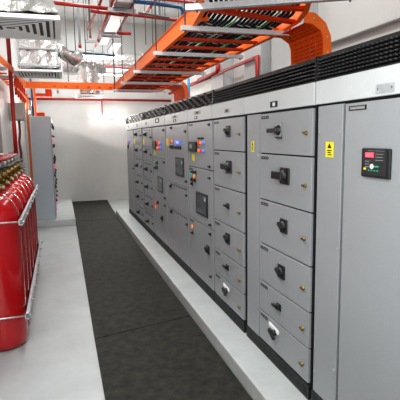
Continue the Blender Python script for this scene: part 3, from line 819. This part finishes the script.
diffuser(-.56, .09, 6.98, 7.75, 2.60, 'middle white diffuser under the ribbed foil duct')
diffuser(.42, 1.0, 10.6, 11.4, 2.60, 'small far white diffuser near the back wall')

def crinkle(bm, amp, seed):
    random.seed(seed)
    for v in bm.verts: v.co += Vector((random.uniform(-amp, amp), random.uniform(-amp, amp), random.uniform(-amp, amp)))
def grid_box(mb, x0, x1, y0, y1, z0, z1, step, tx=0., ty=0.):
    """subdivided box tapered inward by tx, ty at the top"""
    import itertools
    nx, ny, nz = [max(1, int(round((b-a)/step))) for a, b in ((x0, x1), (y0, y1), (z0, z1))]
    V = {}
    def vert(i, j, k):
        if (i, j, k) in V: return V[(i, j, k)]
        w = k/nz; a0, a1 = x0+tx*w, x1-tx*w; b0, b1 = y0+ty*w, y1-ty*w
        V[(i, j, k)] = mb.bm.verts.new((a0+(a1-a0)*i/nx, b0+(b1-b0)*j/ny, z0+(z1-z0)*k/nz)); return V[(i, j, k)]
    F = mb.bm.faces.new
    for i in range(nx):
        for j in range(ny):
            for k in (0, nz): F((vert(i, j, k), vert(i+1, j, k), vert(i+1, j+1, k), vert(i, j+1, k)))
    for i in range(nx):
        for k in range(nz):
            for j in (0, ny): F((vert(i, j, k), vert(i+1, j, k), vert(i+1, j, k+1), vert(i, j, k+1)))
    for j in range(ny):
        for k in range(nz):
            for i in (0, nx): F((vert(i, j, k), vert(i, j+1, k), vert(i, j+1, k+1), vert(i, j, k+1)))
# big tapered plenum above the nearest diffuser
t = thing('foil_duct', (-.35, 4.4, 2.69), 'big crinkled silver foil plenum above the nearest diffuser', 'duct')
b = MB(); grid_box(b, -.74, .045, 4.0, 4.78, 2.655, 3.15, .07, .16, .10); crinkle(b.bm, .008, 1); b.build('plenum', M_foil, t)
b = MB(); grid_box(b, -.58, -.115, 4.1, 4.68, 3.15, 3.9, .07); crinkle(b.bm, .008, 2); b.build('riser', M_foil, t)
t = thing('foil_duct', (-.2, 7.3, 2.69), 'silver foil box duct with taped panels above the middle diffuser', 'duct')
b = MB(); grid_box(b, -.47, .03, 7.0, 7.72, 2.655, 3.5, .07); crinkle(b.bm, .010, 3); b.build('plenum', M_foil, t)
b = MB()
for z in (2.67, 2.90, 3.11): b.box(-.50, .055, 6.96, 7.76, z, z+.022, .004)
for x in (-.48, .035): b.box(x-.012, x+.012, 6.965, 6.99, 2.70, 3.45, .003)
b.build('flange_bands', M_galv, t)
b = MB(); pts = [(.0, 7.4, 3.0), (.10, 7.40, 2.97), (.18, 7.44, 2.90), (.27, 7.5, 2.86), (.33, 7.6, 2.90), (.37, 7.7, 2.98)]
b.tube(pts, [.085, .09, .09, .09, .08, .07], 20, cap=True); crinkle(b.bm, .010, 4); b.build('flexible_branch', M_foil, t)
t = thing('foil_duct', (.7, 11, 2.69), 'small far silver foil duct drooping above the far diffuser', 'duct')
b = MB(); grid_box(b, .50, .92, 10.7, 11.3, 2.655, 2.86, .06); crinkle(b.bm, .010, 5); b.build('plenum', M_foil, t)
b = MB(); b.lathe((.71, 11.0, 2.86), [(.19, 0), (.24, .05), (.20, .10), (.26, .16), (.19, .22), (.24, .28), (.20, .34), (.22, .5)], 20); crinkle(b.bm, .010, 6); b.build('bellows', M_foil, t)
t = thing('round_duct', (1.7, 12.6, 3.3), 'long round silver foil duct crossing high before the back wall', 'duct')
b = MB(); b.tube([(-.2+i*.15, 12.75, 3.62) for i in range(24)], [.30]*24, 20); crinkle(b.bm, .012, 8); b.build('duct_body', M_foil, t)
b = MB()
for i in range(5): b.lathe((.15+i*.7, 12.75, 3.62), [(.325, 0), (.325, .04)], 20, (1, 0, 0))
b.build('joint_band', M_galv, t)
tag(MB().tube([(1.25, 12.3, 3.40), (3.2, 12.3, 3.36)], .055, 12).build('bright_pipe', M_galv), 'bright silver pipe crossing below the round foil duct', 'pipe')
pipe([(1.22, 12.2, 3.47), (2.4, 12.2, 3.44)], .02, M_pipe, 'thin red pipe just above the bright silver pipe')

# ================================================================== LIGHT FITTINGS
def batten(p, q, label, into):
    c = [(a+b_)/2 for a, b_ in zip(p, q)]
    t = thing('fluorescent_light', c, label, 'light')
    n_ = Vector(into)
    P, Q = Vector(p), Vector(q)
    MB().bar(P-n_*.045, Q-n_*.045, .05, .05).build('housing', M_white, t)
    MB().tube([P.lerp(Q, .01), P.lerp(Q, .99)], .026, 12).build('tube', M_tube, t)
    for s in (0.0, .985): MB().bar(P.lerp(Q, s), P.lerp(Q, s+.015), .045, .045).build('end_cap', M_white, t)
    ld = bpy.data.lights.new('tube_glow', 'AREA'); ld.shape = 'RECTANGLE'; L = (Q-P).length
    ld.size = L; ld.size_y = .05; ld.energy = 18*L; ld.color = (1, .98, .94)
    lo = bpy.data.objects.new('tube_glow', ld); C.objects.link(lo); lo.parent = t
    lo.location = n_*.03
    zax = -n_; xax = (Q-P).normalized(); yax = zax.cross(xax)
    lo.rotation_euler = Matrix((xax, yax, zax)).transposed().to_euler()
batten((.86, 14.02, 2.30), (2.10, 14.02, 2.255), 'lit fluorescent tube on the white back wall', (0, -1, 0))
batten((-.72, 10.3, 2.36), (-.72, 12.9, 2.36), 'lit fluorescent tube on left wall above the grey-blue cabinet', (1, 0, 0))
def lamp(x, y, z, sx, sy, e, rot=(0, 0, 0), col=(.97, 1, 1)):  # serves both the ceiling lamps and the added fill lamps
    ld = bpy.data.lights.new('ceiling_or_fill_lamp', 'AREA'); ld.shape = 'RECTANGLE'; ld.size = sx; ld.size_y = sy; ld.energy = e; ld.color = col
    lo = bpy.data.objects.new('ceiling_or_fill_lamp', ld); C.objects.link(lo); lo.location = (x, y, z); lo.rotation_euler = rot
lamp(-.30, 1.5, 3.3, .3, 1.6, 46)  # added unseen lamp, hung low to brighten the upper cabinet fronts
lamp(.45, 4.6, 4.6, .5, 2.0, 60)
lamp(.45, 8.0, 4.9, .5, 2.0, 45)
lamp(1.0, 11.8, 4.95, 1.6, 1.0, 55)
lamp(2.9, 6.5, 4.95, .5, 5.0, 50)
# added fill behind the camera, aimed up and forward to lift the undersides
lamp(.2, YF+.3, 2.2, 1.6, 1.2, 60, (math.radians(118), 0, 0))

lamp(-.1, .4, .7, .8, .8, 15, (math.radians(152), 0, 0))  # added uplight near the floor, whitens the nearest diffuser's underside
w = bpy.data.worlds.new('World'); bpy.context.scene.world = w; w.use_nodes = True
w.node_tree.nodes['Background'].inputs[0].default_value = (.95, .97, 1, 1); w.node_tree.nodes['Background'].inputs[1].default_value = .3

# ================================================================== CAMERA
cd = bpy.data.cameras.new('camera'); cam = bpy.data.objects.new('camera', cd); C.objects.link(cam)
cd.sensor_width = 36.0; cd.lens = 36.0*454.955/400; cd.clip_start = .05
R = Vector((0.95600067, -0.29297909, -0.01503255)); U = Vector((0.05442209, 0.12676237, 0.99043906)); F = Vector((0.28827237, 0.94767851, -0.13712945))
cam.matrix_world = Matrix(((R.x, U.x, -F.x, 0), (R.y, U.y, -F.y, 0), (R.z, U.z, -F.z, EYE), (0, 0, 0, 1)))
bpy.context.scene.camera = cam

# raise everything so that the floor lies at z = 0
for o in bpy.data.objects:
    if o.parent is None: o.location.z += OZ
sc = bpy.context.scene
sc.view_settings.view_transform = 'Standard'
sc.view_settings.look = 'Medium High Contrast'
sc.view_settings.exposure = 0.55
